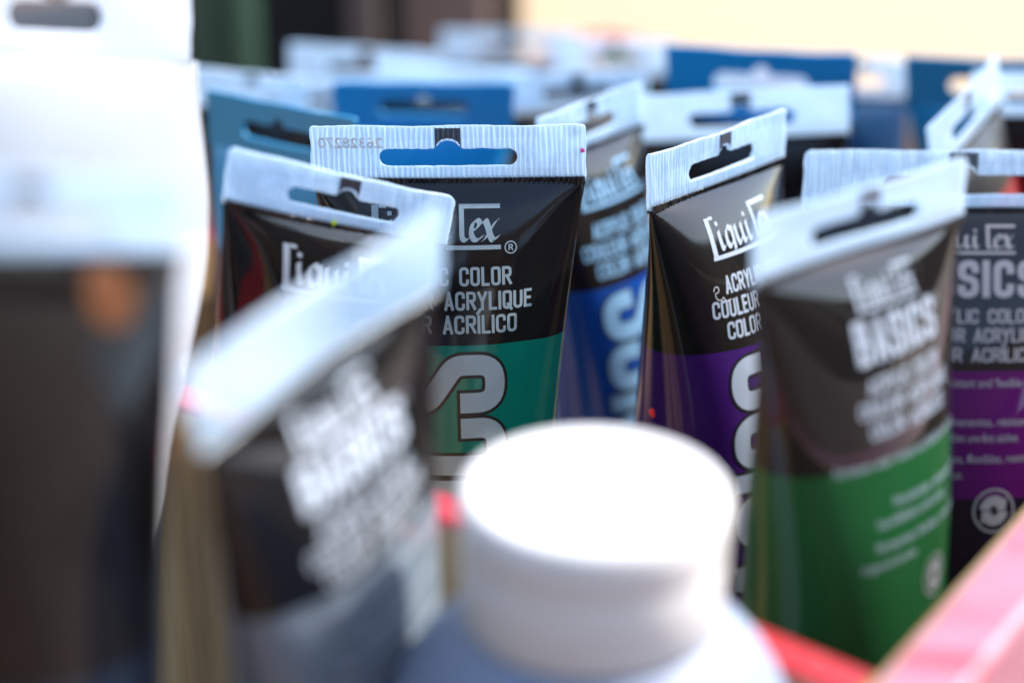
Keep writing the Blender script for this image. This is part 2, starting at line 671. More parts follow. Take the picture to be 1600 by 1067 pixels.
        if hole:
            r = (self.h1 - self.h0) / 2
            cy = (self.h0 + self.h1) / 2
            inn = []
            for i in range(9):
                a = -math.pi / 2 + math.pi * i / 8
                inn.append((hw - r + r * math.cos(a), cy + r * math.sin(a)))
            bw = 2.35 * self.W / 55
            for i in range(1, 10):
                inn.append((hw - r - (hw - r - bw) * i / 10, self.h1 + jit(.09)))
            for i in range(0, 9):
                a = math.pi * i / 8
                inn.append((bw * math.cos(a) * (1.25 if i in (0, 8) else 1.0), self.h1 + (self.hp - self.h1) * math.sin(a) + jit(.06)))
            for i in range(1, 10):
                inn.append((-bw - (hw - r - bw) * i / 10, self.h1 + jit(.09)))
            for i in range(9):
                a = math.pi / 2 + math.pi * i / 8
                inn.append((-hw + r + r * math.cos(a), cy + r * math.sin(a)))
            for i in range(1, 16):
                inn.append((-hw + r + (2 * hw - 2 * r) * i / 16, self.h0 + jit(.07)))
            sp.append(inn)
        cu = bpy.data.curves.new("c", 'CURVE')
        cu.dimensions = '2D'
        cu.fill_mode = 'BOTH'
        cu.extrude = 0.33
        cu.bevel_depth = 0.16
        cu.bevel_resolution = 1
        for pts in sp:
            s = cu.splines.new('POLY')
            s.points.add(len(pts) - 1)
            for q, p in zip(s.points, pts):
                q.co = (p[0], p[1], 0, 1)
            s.use_cyclic_u = True
        o = bpy.data.objects.new("c", cu)
        COL.objects.link(o)
        me = bpy.data.meshes.new_from_object(o.evaluated_get(bpy.context.evaluated_depsgraph_get()))
        bpy.data.objects.remove(o)
        bpy.data.curves.remove(cu)
        bm = bmesh.new()
        bm.from_mesh(me)
        bpy.data.meshes.remove(me)
        bmesh.ops.remove_doubles(bm, verts=bm.verts, dist=0.002)
        nx, ny = (int(self.W / 0.24), 8) if self.ribbed else (14, 3)
        for ax_, cnt, lo_, hi_ in ((1, ny, 0, H), (0, nx, -W2, W2)):
            act = list(bm.faces)
            for k in range(1, cnt):
                x = lo_ + (hi_ - lo_) * k / cnt
                co, no = ((x, 0, 0), (1, 0, 0)) if ax_ == 0 else ((0, x, 0), (0, 1, 0))
                cross, keep = [], []
                for f in act:
                    q = [v.co[ax_] for v in f.verts]
                    if max(q) <= x + 0.002:
                        continue
                    (cross if min(q) < x - 0.002 else keep).append(f)
                es = {e for f in cross for e in f.edges}
                vs = {v for f in cross for v in f.verts}
                r = bmesh.ops.bisect_plane(bm, geom=list(vs) + list(es) + cross, plane_co=co, plane_no=no, dist=0.001)
                act = keep + [g for g in r['geom'] if isinstance(g, bmesh.types.BMFace)]
        uv = bm.loops.layers.uv.new("UVMap")
        for f in bm.faces:
            for l in f.loops:
                l[uv].uv = (l.vert.co.x + self.seed * 61, l.vert.co.y)
        for v in bm.verts:
            v.co = (self.P(v.co.x, v.co.y, v.co.z) - Vector(self.origin)) * MM
        bmesh.ops.recalc_face_normals(bm, faces=bm.faces[:])
        me = bpy.data.meshes.new("hang_tab")
        bm.to_mesh(me)
        bm.free()
        self.tab = link_mesh("hang_tab", me, M[matname], self.root, smooth=False)
        # black crimped foot of the tab: a corrugated strip
        V, Fc = [], []
        pitch = 1.0 * self.W / 55
        n = int(self.W / pitch) * 4
        for s in (1, -1):
            k0 = len(V)
            for i in range(n + 1):
                u = -W2 + 0.1 + (2 * W2 - 0.2) * i / n
                z = 0.62 + (0.22 if (i // 2) % 2 else 0.0)
                V.append(self.P(u, -0.9, s * 0.6))
                V.append(self.P(u, -0.5, s * z))
                V.append(self.P(u, 0.75, s * z))
                V.append(self.P(u, 0.95, s * 0.3))
            for i in range(n):
                for q in range(3):
                    a = k0 + i * 4 + q
                    fc = (a, a + 4, a + 5, a + 1)
                    Fc.append(fc if s > 0 else fc[::-1])
        if matname == 'seal':
            link_mesh("crimp", mesh_from(V, Fc, self.origin), M['crimp'], self.root, smooth=False)
        if mark and hole:
            bw = 2.6 * self.W / 55
            sh = []
            for i in range(20):
                x0 = -bw + 2 * bw * i / 20
                xc = (x0 + bw / 20) / (2.35 * self.W / 55)
                ya = self.h1 + (self.hp - self.h1) * math.sqrt(max(0.0, 1 - xc * xc)) + 0.28
                sh.append(rect2d(x0, ya, x0 + bw / 10, H - 0.25))
            self.flat("registration_mark", sh, M['mark'], self.tab, 0.55)

    def flat(self, name, shapes, mat, parent, off, relief=0.0):
        V, Fc = [], []
        for k, (v, f) in enumerate(shapes):
            b = len(V)
            V += [self.P(x, y, off + (0.0 if name == 'registration_mark' else 0.004 * k)) for x, y in v]
            Fc += [tuple(b + i for i in q) for q in f]
        return link_mesh(name, mesh_from(V, Fc, self.origin), mat, parent)

    def print_on(self, name, shapes, mat, off=0.06, parent=None, step=2.0):
        """wrap flat printed shapes (u mm, v mm below crimp, drawn with y up = -v) round the film"""
        bmo = bmesh.new()
        for k, (v, f) in enumerate(shapes):
            bm = bmesh.new()
            vs = [bm.verts.new((x, y, 0)) for x, y in v]
            for q in f:
                try:
                    bm.faces.new([vs[i] for i in q])
                except ValueError:
                    pass
            mn, mx = v.min(0), v.max(0)
            for a in (0, 1):
                c = math.ceil(mn[a] / step) * step
                no = (1, 0, 0) if a == 0 else (0, 1, 0)
                while c < mx[a]:
                    co = (c, 0, 0) if a == 0 else (0, c, 0)
                    bmesh.ops.bisect_plane(bm, geom=bm.verts[:] + bm.edges[:] + bm.faces[:], plane_co=co, plane_no=no, dist=0.0005)
                    c += step
            for vv in bm.verts:
                p, nn = self.S(vv.co.x, -vv.co.y)
                vv.co = (Vector(p) + Vector(nn) * (off + 0.005 * (k % 6)) - Vector(self.origin)) * MM
            me = bpy.data.meshes.new("x")
            bm.to_mesh(me)
            bm.free()
            bmo.from_mesh(me)
            bpy.data.meshes.remove(me)
        me = bpy.data.meshes.new(name)
        bmo.to_mesh(me)
        bmo.free()
        return link_mesh(name, me, mat, parent or self.body)

    def _cap(self, mat):
        V, Fc = [], []
        n = 32
        x = self.e1 - self.e3 * self.e1.dot(self.e3)
        x.normalize()
        y = self.e3.cross(x)
        prof = [(0, 0), (self.Rb * 0.74, 0), (self.Rb * 0.78, 0.8), (self.Rb * 0.72, self.capz - 0.3), (0, self.capz - 0.2)]
        for r, z in prof:
            for i in range(n):
                a = 2 * math.pi * i / n
                V.append(self.base + x * (r * math.cos(a)) + y * (r * math.sin(a)) + self.e3 * z)
        for k in range(len(prof) - 1):
            for i in range(n):
                j = (i + 1) % n
                Fc.append((k * n + i, k * n + j, (k + 1) * n + j, (k + 1) * n + i))
        link_mesh("cap", mesh_from(V, Fc, self.origin), mat, self.root)

    def spot(self, name, u, v, r, mat, on_tab=True):
        V, Fc = [], []
        n = 14
        rng = random.Random(int(u * 10))
        for k, (q, h) in enumerate(((1, 0.0), (0.7, 0.16), (0.0, 0.2))):
            for i in range(n):
                a = 2 * math.pi * i / n
                rr = r * q * (1 + 0.15 * math.sin(3 * a + u))
                x, y = u + rr * math.cos(a), v + rr * math.sin(a)
                if on_tab:
                    V.append(self.P(x, y, 0.5 + h))
                else:
                    p, nn = self.S(x, -y)
                    V.append(Vector(p) + Vector(nn) * (0.05 + h))
        for k in range(2):
            for i in range(n):
                j = (i + 1) % n
                Fc.append((k * n + i, k * n + j, (k + 1) * n + j, (k + 1) * n + i))
        link_mesh(name, mesh_from(V, Fc, self.origin), mat, self.tab if on_tab else self.body)


# ------------------------------------------------------------------ printing shared by the tubes
def logo(x0, y0, sc):
    """the script word mark, 26 units wide, 9 high; (x0, y0) its lower left"""
    g = []
    st = lambda pts, w=1.05, ang=38: g.append(nib(smooth_path(pts), w, ang))
    g.append(rect2d(0.5, 0.1, 26.2, 0.95))                                   # underline
    g.append(rect2d(18.9, 7.95, 26.2, 8.8))                                  # overline from the t
    g.append(rect2d(0.0, 0.1, 0.5, 0.9))
    g.append(rect2d(0.2, 0.96, 1.6, 8.5))                                    # L stem
    g.append(rect2d(1.7, 8.0, 3.2, 8.6))
    st([(3.6, 5.6), (3.7, 3.0), (4.1, 2.0), (5.0, 2.5)])                     # i
    g.append(rect2d(3.4, 6.6, 4.3, 7.4))
    st([(8.3, 5.2), (7.2, 5.8), (6.2, 4.8), (6.0, 2.9), (6.9, 2.0), (8.2, 3.2)])
    st([(8.5, 5.8), (8.3, 2.5), (8.2, 1.1)])                                 # q
    st([(9.9, 5.7), (9.9, 3.0), (10.6, 2.0), (12.0, 3.4)])                   # u
    st([(12.3, 5.7), (12.2, 2.8), (12.9, 2.0), (13.6, 2.6)])
    st([(14.6, 5.7), (14.6, 3.0), (15.1, 2.0), (16.0, 2.5)])                 # i
    g.append(rect2d(14.4, 6.6, 15.3, 7.4))
    g.append(rect2d(17.9, 2.6, 18.9, 8.8))                                   # t
    st([(18.4, 3.0), (18.55, 2.2), (19.2, 1.9), (20.0, 2.5)], 0.9)
    st([(20.2, 3.6), (21.5, 4.3), (22.0, 5.3), (21.4, 5.75), (20.6, 5.0), (20.3, 3.4), (20.8, 2.1), (21.7, 2.0), (22.6, 2.8)], 0.95)
    st([(22.6, 5.3), (23.2, 5.6), (23.7, 4.4), (24.2, 2.6), (24.8, 1.9), (25.7, 2.7)], 1.1)
    st([(25.9, 5.9), (25.0, 5.1), (23.2, 2.4), (22.5, 1.7)], 0.75, 38)
    return [shift(s, x0, y0, 0, sc) for s in g]


def big_letters(H=26.0, w=11.8, s=4.1, gap=1.1):
    """condensed rounded capitals as strokes, reading along +x; returns list of (path, x offset)"""
    k = w - s / 2
    h = s / 2
    C = [(k, 9.3), (k, h), (h, h), (h, H - h), (k, H - h), (k, H - 9.3)]
    Sx = [(h, 9.3), (h, h), (k, h), (k, 10.2), (h, H - 10.2), (h, H - h), (k, H - h), (k, H - 9.3)]
    out = []
    x = 0
    A1, A2, A3 = [(h, 0), (w / 2 - 0.6, H)], [(w - h, 0), (w / 2 + 0.6, H)], [(3.6, 7.5), (w - 3.6, 7.5)]
    B1, B2, B3 = [(h, 0), (h, H)], [(s, h), (k, h), (k, H / 2), (s, H / 2)], [(s, H / 2 + 0.1), (k - 0.3, H / 2 + 0.1), (k - 0.3, H - h), (s, H - h)]
    for L, wd in ((('B', B1, B2, B3), w), (('A', A1, A2, A3), w), (('S', Sx), w), (('I', [(h, 0), (h, H)]), s), (('C', C), w), (('S', Sx), w)):
        for p in L[1:]:
            out.append([(a + x, b) for a, b in p])
        x += wd + gap
    return out, x - gap


GL = {
    'A': (1.0, [[(0, 0), (.5, 1), (1, 0)], [(.2, .27), (.8, .27)]], 0),
    'B': (1.0, [[(0, 0), (0, 1)], [(0, 1), (.9, 1), (.9, .53), (0, .53)], [(0.2, .53), (1, .53), (1, 0), (0, 0)]], .3),
    'C': (1.0, [[(1, .66), (1, 1), (0, 1), (0, 0), (1, 0), (1, .34)]], .5),
    'E': (.85, [[(1, 1), (0, 1), (0, 0), (1, 0)], [(0, .52), (.85, .52)]], 0),
    'I': (.0, [[(0, 0), (0, 1)]], 0),
    '\u00cd': (.0, [[(0, 0), (0, 1)], [(-.12, 1.2), (.22, 1.42)]], 0),
    'L': (.8, [[(0, 1), (0, 0), (1, 0)]], 0),
    'O': (1.0, [[(.5, 1), (0, 1), (0, 0), (1, 0), (1, 1), (.5, 1)]], .5),
    'Q': (1.0, [[(.5, 1), (0, 1), (0, 0), (1, 0), (1, 1), (.5, 1)], [(.55, .25), (1.12, -.1)]], .5),
    'R': (1.0, [[(0, 0), (0, 1)], [(0, 1), (1, 1), (1, .5), (0, .5)], [(.5, .5), (1.05, 0)]], .4),
    'S': (1.0, [[(0, .3), (0, 0), (1, 0), (1, .46), (0, .56), (0, 1), (1, 1), (1, .7)]], .5),
    'U': (1.0, [[(0, 1), (0, 0), (1, 0), (1, 1)]], .5),
    'Y': (1.05, [[(0, 1), (.5, .45), (1, 1)], [(.5, .5), (.5, 0)]], 0),
}


def caps(txt, width, cap, u, y, wt=0.155):
    """condensed capitals drawn as even strokes, centred on u with their feet at y"""
    st = cap * wt
    gap = 0.47 * st + st
    nw = sum(GL[c][0] if c != ' ' else 0.75 for c in txt)
    w = (width - st - gap * (len(txt) - 1)) / nw
    x = -width / 2 + st / 2
    hh = cap - st
    out = []
    for c in txt:
        if c == ' ':
            x += 0.75 * w + gap
            continue
        wf, strokes, rd = GL[c]
        for pts in strokes:
            ww = wf * w if wf else w
            p = [(x + a * ww, b * hh + st / 2) for a, b in pts]
            q = rounded(p, rd * ww * 0.98, 5) if rd else None
            if q is not None:
                segs = [q]
            else:
                segs = [np.array(p[i:i + 2], float) for i in range(len(p) - 1)]
            for g in segs:
                v, f = ribbon(g, st, st * 0.48 if (rd == 0) else (0 if len(pts) > 4 else st * 0.3))
                out.append((v + np.array([u, y]), f))
        x += wf * w + gap
    return out


def centered(sh, u, y):
    v, f = sh
    return v - np.array([(v[:, 0].min() + v[:, 0].max()) / 2, 0]) + np.array([u, y]), f


def front_art(T, ink, u0=0.0, sc=1.0, band=31.5, letters_right=11.5, logo_on=True, outline=True):
    sh = []
    if logo_on:
        sh += logo(u0 - 15.0, -12.7, 1.0)
        sh += [ring2d(u0 + 13.2, -12.3, 1.15, 0.24)] + caps("R", 0.95, 1.25, u0 + 13.2, -12.92, 0.2)
    for s, w, y in (("ACRYLIC COLOR", 26.5, 19.7), ("COULEUR ACRYLIQUE", 35.0, 24.5), ("COLOR ACRÍLICO", 28.5, 29.2)):
        sh += caps(s, w, 3.75, u0, -y)
    T.print_on("lettering", sh, ink, 0.07)
    paths, total = big_letters()
    big, bigo = [], []
    v_top = band + 1.9
    for p in paths:
        q = rounded(p, 3.6)
        for lst, wd, ext in ((big, 4.1, 0.0), (bigo, 5.4, 0.65)):
            v, f = ribbon(q, wd, ext)
            uu = np.stack([letters_right + u0 - v[:, 1], -(v_top + total) + v[:, 0]], 1)
            lst.append((uu, f))
    if outline:
        T.print_on("letter_outline", bigo, M['outline'], 0.04)
    T.print_on("big_lettering", big, ink, 0.09)


def back_art(T, ink, u0=0.0, small=True, logo_on=True, vs=1.0):
    vy = lambda L: [(v * np.array([1, vs]), f) for v, f in L]
    sh = []
    if logo_on:
        sh += logo(u0 - 10.0, -8.3, 0.66)
    sh += caps("BASICS", 24.0, 7.4, u0 - 0.5, -16.8, 0.19)
    sh.append(ring2d(u0 + 12.6, -10.2, 0.5, 0.15, 16))
    for s, w, y in (("ACRYLIC COLOR", 22.0, 21.9), ("COULEUR ACRYLIQUE", 27.5, 25.7), ("COLOR ACRÍLICO", 23.0, 29.6)):
        sh += caps(s, w, 2.85, u0, -y)
    T.print_on("lettering", vy(sh), ink, 0.07)
    if small:
        sm = []
        for s, w, y in (("Permanent, water resistant and flexible when dry.", 37.0, 34.6),
                        ("Permanentes, résistantes à", 21.5, 42.4), ("l'eau et flexibles une fois sèches.", 20.5, 45.6),
                        ("Permanentes, flexibles, resistentes", 27.0, 49.8), ("al agua una vez secas.", 14.0, 53.0)):
            v, f = text2d(s, w, 1.75)
            right = {34.6: 17.0, 42.4: 14.5, 45.6: 9.0, 49.8: 15.0, 53.0: -1.5}[y]
            sm.append((v + np.array([u0 + right - w, -y]), f))
        T.print_on("small_print", vy(sm), ink, 0.06)
        ic = [ring2d(u0 + 4.6, -59.5 * vs, 3.9, 0.42)]
        for a0 in (0.0, math.pi):
            arc = [(1.85 * math.cos(a0 + R(a)), 1.85 * math.sin(a0 + R(a))) for a in np.linspace(175, 45, 14)]
            v, f = ribbon(arc, 1.9)
            tip = np.array([(0.3 * math.cos(a0 + R(45)), 0.3 * math.sin(a0 + R(45))), (3.5 * math.cos(a0 + R(45)), 3.5 * math.sin(a0 + R(45))),
                            (2.3 * math.cos(a0 + R(0)), 2.3 * math.sin(a0 + R(0)))])
            ic.append((v + np.array([u0 + 4.6, -59.5 * vs]), f))
            ic.append((tip + np.array([u0 + 4.6, -59.5 * vs]), [(0, 1, 2)]))
        T.print_on("recycling_mark", ic, M['dim_ink'], 0.06)
        cir = [ring2d(u0 + 6.5, -73.5, 4.6, 0.18)]
        T.print_on("stamp_ring", cir, M['faint_ink'], 0.06)


# ------------------------------------------------------------------ structure: table and ground
def slab(name, x0, y0, z0, x1, y1, z1, mat, parent=None, bev=0.0):
    bm = bmesh.new()
    bmesh.ops.create_cube(bm, size=1)
    for v in bm.verts:
        v.co = Vector(((x0 + x1) / 2 + v.co.x * (x1 - x0), (y0 + y1) / 2 + v.co.y * (y1 - y0), (z0 + z1) / 2 + v.co.z * (z1 - z0))) * MM
    if bev:
        bmesh.ops.bevel(bm, geom=bm.edges[:], offset=bev * MM, segments=3, affect='EDGES', profile=0.6)
    me = bpy.data.meshes.new(name)
    bm.to_mesh(me)
    bm.free()
    return link_mesh(name, me, mat, parent, smooth=False)


g_m = wood_mat("patio_stone", (0.045, 0.034, 0.027), (0.09, 0.068, 0.053), (3, 3, 3), 0.8)
gr = slab("ground", -40000, -40000, -790, 40000, 40000, -760, g_m)
gr['kind'] = 'structure'
tb = slab("table", -900, -500, -34, 1100, 2200, 0, M['table'], None, 3)
tb['label'] = "brown wooden table top under the paint box"
tb['category'] = "table"
ch = slab("cream_sheet", -22, 800, 0.05, 900, 1900, 3.0, plain("cream_sheet", (0.42, 0.30, 0.18), 0.9, (60, 0.3, 0.002)), None, 1)  # pale sheet added over the dark table for the sunlit cream background
ch['label'] = "cream sheet added on the table as the bright background behind the box, top right"
ch['category'] = "sheet"

fm = wood_mat("added_fence_wood", (0.07, 0.034, 0.018), (0.14, 0.075, 0.04), (6, 6, 1), 0.7)
fe = empty("added_fence", (0, -2200, -760), "added unseen fence behind and right of the camera, giving the black tubes brown reflections", "fence")  # added out of view to block sky and brown the tubes' reflections
for k in range(26):
    bd = slab("board", -2600 + k * 202, -2225, -755, -2600 + k * 202 + 194, -2205 + (k % 3) * 3, 1500 + (k * 37) % 9, fm, None, 2)
    bd.location = Vector((0, 2200, 760)) * MM
    bd.parent = fe
for z in (-400, 1100):
    bd = slab("rail", -2600, -2202 + 6, z, 2640, -2160, z + 70, fm, None, 2)
    bd.location = Vector((0, 2200, 760)) * MM
    bd.parent = fe

for k in range(22):  # added right-hand run, keeps low sky out of the side reflections
    bd = slab("board", 2600, -2150 + k * 202, -755, 2620 + (k % 3) * 3, -2150 + k * 202 + 194, 480 + (k * 29) % 11, fm, None, 2)
    bd.location = Vector((0, 2200, 760)) * MM
    bd.parent = fe

# ------------------------------------------------------------------ the red wooden box
ZB = 131.0
cr_ = on_plane(1372, 1052, ZB)
p1 = on_plane(680, 760, ZB)
p3 = on_plane(1604, 786, ZB)
d1 = (p1 - cr_).normalized()
d2 = (p3 - cr_).normalized()
print("BOX corner", cr_, "angle", math.degrees(d1.angle(d2)))
L1, L2 = 330.0, 430.0
box = empty("wooden_box", (cr_.x, cr_.y, 0), "red painted wooden box holding the crowd of paint tubes", "box")


def board(name, a, d, length, out, thick, z0, z1, mats, parent, bare=False):
    """vertical board with its inner face on the line a + d*t, growing towards out; top face painted"""
    V, Fc, mi = [], [], []
    nseg = 24
    r = 1.6 if bare else 1.0
    prof = [(0, z0), (0, z1 - r), (r * .3, z1 - r * .3), (r, z1), (thick - r, z1), (thick - r * .3, z1 - r * .3), (thick, z1 - r), (thick, z0)]
    rng = random.Random(len(name))
    for i in range(nseg + 1):
        c = a + d * (length * i / nseg)
        for o, z in prof:
            jj = rng.uniform(-.12, .12) if z > z1 - 2 else 0
            V.append(Vector((c.x, c.y, 0)) + out * (o + jj) + Vector((0, 0, z + jj)))
    n = len(prof)
    for i in range(nseg):
        for k in range(n):
            kk = (k + 1) % n
            Fc.append((i * n + k, i * n + kk, (i + 1) * n + kk, (i + 1) * n + k))
            mi.append(((0, 0, 0, 1, 1, 1, 2, 0) if bare else (0, 1, 1, 1, 1, 1, 2, 0))[k])
    Fc.append(tuple(range(n)))
    Fc.append(tuple(reversed(range(nseg * n, nseg * n + n))))
    mi += [0, 0]
    me = mesh_from(V, Fc, (cr_.x, cr_.y, 0))
    o = link_mesh(name, me, mats, parent, smooth=False)
    me.polygons.foreach_set('material_index', mi)
    bm = bmesh.new()
    bm.from_mesh(me)
    bmesh.ops.recalc_face_normals(bm, faces=bm.faces[:])
    bm.to_mesh(me)
    bm.free()
    return o


n1 = Vector((-d1.y, d1.x, 0))
if n1.dot(d2) > 0:
    n1 = -n1
n2 = Vector((-d2.y, d2.x, 0))
if n2.dot(d1) > 0:
    n2 = -n2
board("front_board", cr_, d1, L1, n1, 8.0, 0.5, ZB, [M['box_wood'], M['box_red'], M['box_wood']], box)
board("side_board", cr_ - d2 * 9, d2, L2, n2, 13.0, 0.5, ZB + 0.6, [plain('bare_wood_edge', (0.42, 0.29, 0.13), 0.6), M['box_pink'], M['box_pink']], box, True)
fc_ = cr_ + d2 * L2
board("back_board", fc_, d1, L1, -n1, 8.0, 0.5, 50, [M['box_wood'], M['box_red'], M['box_red']], box)
lc_ = cr_ + d1 * (L1 - 4)
board("side_board", lc_ + d2 * 2, d2, L2 - 4, -n2, 8.0, 0.5, 50.4, [M['box_wood'], M['box_red'], M['box_red']], box)
fl = mesh_from([cr_ + d1 * 1 + d2 * 1 - Vector((0, 0, ZB - q)) for q in (2, 9)] and
               [(cr_ + d1 * a + d2 * b).to_2d().to_3d() + Vector((0, 0, z)) for z in (1.0, 9.0) for a, b in ((1, 1), (L1 - 6, 1), (L1 - 6, L2 - 1), (1, L2 - 1))],
               [(0, 3, 2, 1), (4, 5, 6, 7), (0, 1, 5, 4), (1, 2, 6, 5), (2, 3, 7, 6), (3, 0, 4, 7)], (cr_.x, cr_.y, 0))
link_mesh("floor_board", fl, M['box_wood'], box, smooth=False)

# ------------------------------------------------------------------ tubes that matter
GRP = "black paint tubes standing seal up"
T_A = Tube("paint_tube", (484, 199, 452), (914, 196, 452), (716, 720, 474),
           "black and teal green paint tube in sharp focus, clear tab facing the camera", 
           body_mat("film_teal", BLACK, (0.002, 0.13, 0.09), 31.5), GRP, seed=1, bend=0.4, ribbed=True)
front_art(T_A, M['ink'], -1.0)
num = text2d("26328270", 13.0, 2.1, 0.02)
T_A.flat("embossed_number", [(np.array([(-p[0], p[1]) for p in shift(num, 0, 0)[0]]) + np.array([-13.2, 7.1]), [tuple(reversed(f)) for f in num[1]])], M['white'], T_A.tab, 0.72)
T_A.spot("paint_spot", 27.1, 6.2, 0.5, M['pink'])

T_B = Tube("paint_tube", (362, 232, 402), (714, 312, 440), (468, 700, 455),
           "black paint tube with a lime speck on its slotted tab, beside the teal tube", 
           body_mat("film_black", BLACK, (0.03, 0.03, 0.035), 60), GRP, seed=2, wob=0.8, bend=0.6, corner=1.5, ribbed=True)
front_art(T_B, M['ink_white'], 0)
T_B.spot("paint_spot", -2.2, 0.6, 0.9, M['lime'])

T_H = Tube("paint_tube", (1014, 243, 447), (1233, 172, 493), (1120, 640, 490),
           "black and dark violet paint tube turned sideways, right of the teal green tube", 
           body_mat("film_violet", BLACK, (0.035, 0.008, 0.09), 31.5), GRP, seed=3, wob=0.8, bend=0.8, power=2.4, ribbed=True)
front_art(T_H, M['ink_white'], 0)
T_H.spot("paint_spot", -33.0, -46, 1.0, M['red'], False)

lp = smooth_path([(0, 0), (0.5, 0.9), (1.3, 0.7), (1.2, -0.2), (0.4, -0.5), (0.7, -1.6), (1.7, -2.0), (2.4, -1.5), (3.2, -2.4), (4.6, -2.2)], 6)
T_H.print_on("lint", [shift(ribbon(lp, 0.11), -16.8, -18.6)], M['lint'], 0.25, step=1.0)

T_I = Tube("paint_tube", (838, 186, 505), (1004, 130, 545), (950, 640, 560),
           "black and cobalt blue paint tube standing behind, between the teal and the violet tubes", 
           body_mat("film_blue", BLACK, (0.004, 0.045, 0.22), 31.5), GRP, seed=4, bend=0.8, ribbed=True)
front_art(T_I, M['ink_cool'], 0)

T_C = Tube("paint_tube", (290, 596, 284), (694, 318, 326), (528, 960, 343),
           "blurred black and pale grey paint tube leaning in front of the box, its tab slanting", 
           body_mat("film_grey", BLACK, (0.17, 0.21, 0.24), 31.2), GRP, seed=5, bend=2.0, corner=1.5, base_z=0.3, flare=0.10, seal_h=14.5, hole=False, wob=1.0)
back_art(T_C, plain('bright_ink', (0.55, 0.60, 0.66), 0.35), 0)

T_D = Tube("paint_tube", (1188, 345, 348), (1508, 246, 390), (1322, 880, 400),
           "black and leaf green paint tube in the near corner of the red box", 
           body_mat("film_green", BLACK, (0.010, 0.068, 0.020), 33.8), GRP, seed=6, wob=1.2, bend=0.8, corner=1.2)
back_art(T_D, M['ink_white'], 2)

T_G = Tube("paint_tube", (1260, 236, 420), (1752, 236, 420), (1466, 830, 432),
           "black and magenta purple paint tube with small print and a recycling mark", 
           body_mat("film_magenta", BLACK, (0.055, 0.003, 0.062), 28.6, 0.08, (0.008, 0.004, 0.012), 52.0), GRP, seed=7, bend=0.5, corner=1.2, ribbed=True)
back_art(T_G, plain('warm_grey_ink', (0.20, 0.19, 0.20), 0.35), 2.6, vs=0.91)

T_E2 = Tube("paint_tube", (-155, -75, 350), (300, -45, 386), (88, 600, 392),
            "white paint tube at the left edge with a slotted white tab above the dark tube", 
            body_mat("film_white", (0.38, 0.40, 0.43), (0.46, 0.47, 0.49), 30, 0.3), "white topped containers", seed=8, bend=0.8, corner=3.5, seal='seal_white',
            seal_h=16.0, bulge=0.30, base_z=0.3, hole_w=0.34, mark=True)

T_E = Tube("paint_tube", (-250, 255, 250), (290, 290, 288), (52, 800, 296),
           "large blurred dark paint tube nearest the camera at the lower left edge", 
           body_mat("film_dark", BLACK, (0.012, 0.018, 0.03), 60, 0.08), GRP, seed=9, wob=1.2, bend=0.8, corner=3, base_z=0.3)
T_E.print_on("orange_patch", [shift(ring2d(0, 0, 2.2, 4.3, 24), 11.5, -4.6)], M['orange'], 0.06)  # dull orange disc on the upper film

# blue opaque tubes and the back rows
BLUE = "opaque blue tubes in the back rows"
M['blue_tab'] = plain("blue_tab_plastic", (0.003, 0.22, 0.50), 0.4)
M['teal_tab'] = plain("teal_tab_plastic", (0.003, 0.19, 0.36), 0.4)
blue_b = body_mat("film_opaque_blue", (0.003, 0.22, 0.50), (0.003, 0.22, 0.50), 90, 0.3)
teal_b = body_mat("film_opaque_teal", (0.003, 0.19, 0.36), (0.01, 0.02, 0.06), 26, 0.3)
navy_top = body_mat("film_blue_navy", (0.003, 0.22, 0.50), (0.012, 0.012, 0.03), 2, 0.25)
blk_b = body_mat("film_plain_black", BLACK, (0.02, 0.02, 0.03), 33, 0.22)
red_b = body_mat("film_red_black", BLACK, (0.18, 0.004, 0.01), 14, 0.25)
cyan_b = body_mat("film_cyan_black", BLACK, (0.01, 0.12, 0.16), 30, 0.25)
navy_b = body_mat("film_navy", (0.01, 0.05, 0.12), (0.02, 0.01, 0.08), 20, 0.25)

BK = dict(detail=False)
Tube("paint_tube", (520, 131, 590), (803, 131, 590), (665, 400, 620), "bright blue paint tube directly behind the teal tube's tab", blue_b, BLUE, seed=12, seal='blue_tab', mark=False, seal_h=13, **BK)
Tube("paint_tube", (322, 143, 545), (556, 186, 515), (440, 430, 560), "teal blue paint tube behind the lime specked tube, seen left of the sharp tab", teal_b, BLUE, seed=13, seal='teal_tab', mark=False, seal_h=15, **BK)
Tube("paint_tube", (1040, 72, 600), (1338, 86, 600), (1190, 330, 630), "widest bright blue paint tube at the back, above the violet tube", navy_top, BLUE, seed=14, seal='blue_tab', mark=False, seal_h=18, **BK)
Tube("paint_tube", (1416, 88, 610), (1690, 100, 610), (1545, 330, 640), "dull blue paint tube at the back right corner", teal_b, BLUE, seed=15, seal='teal_tab', mark=False, seal_h=15, **BK)
Tube("paint_tube", (992, 150, 570), (1326, 136, 556), (1165, 400, 590), "black paint tube with a wide clear slotted tab in front of the widest blue tube", blk_b, GRP, seed=16, seal_h=14, **BK)

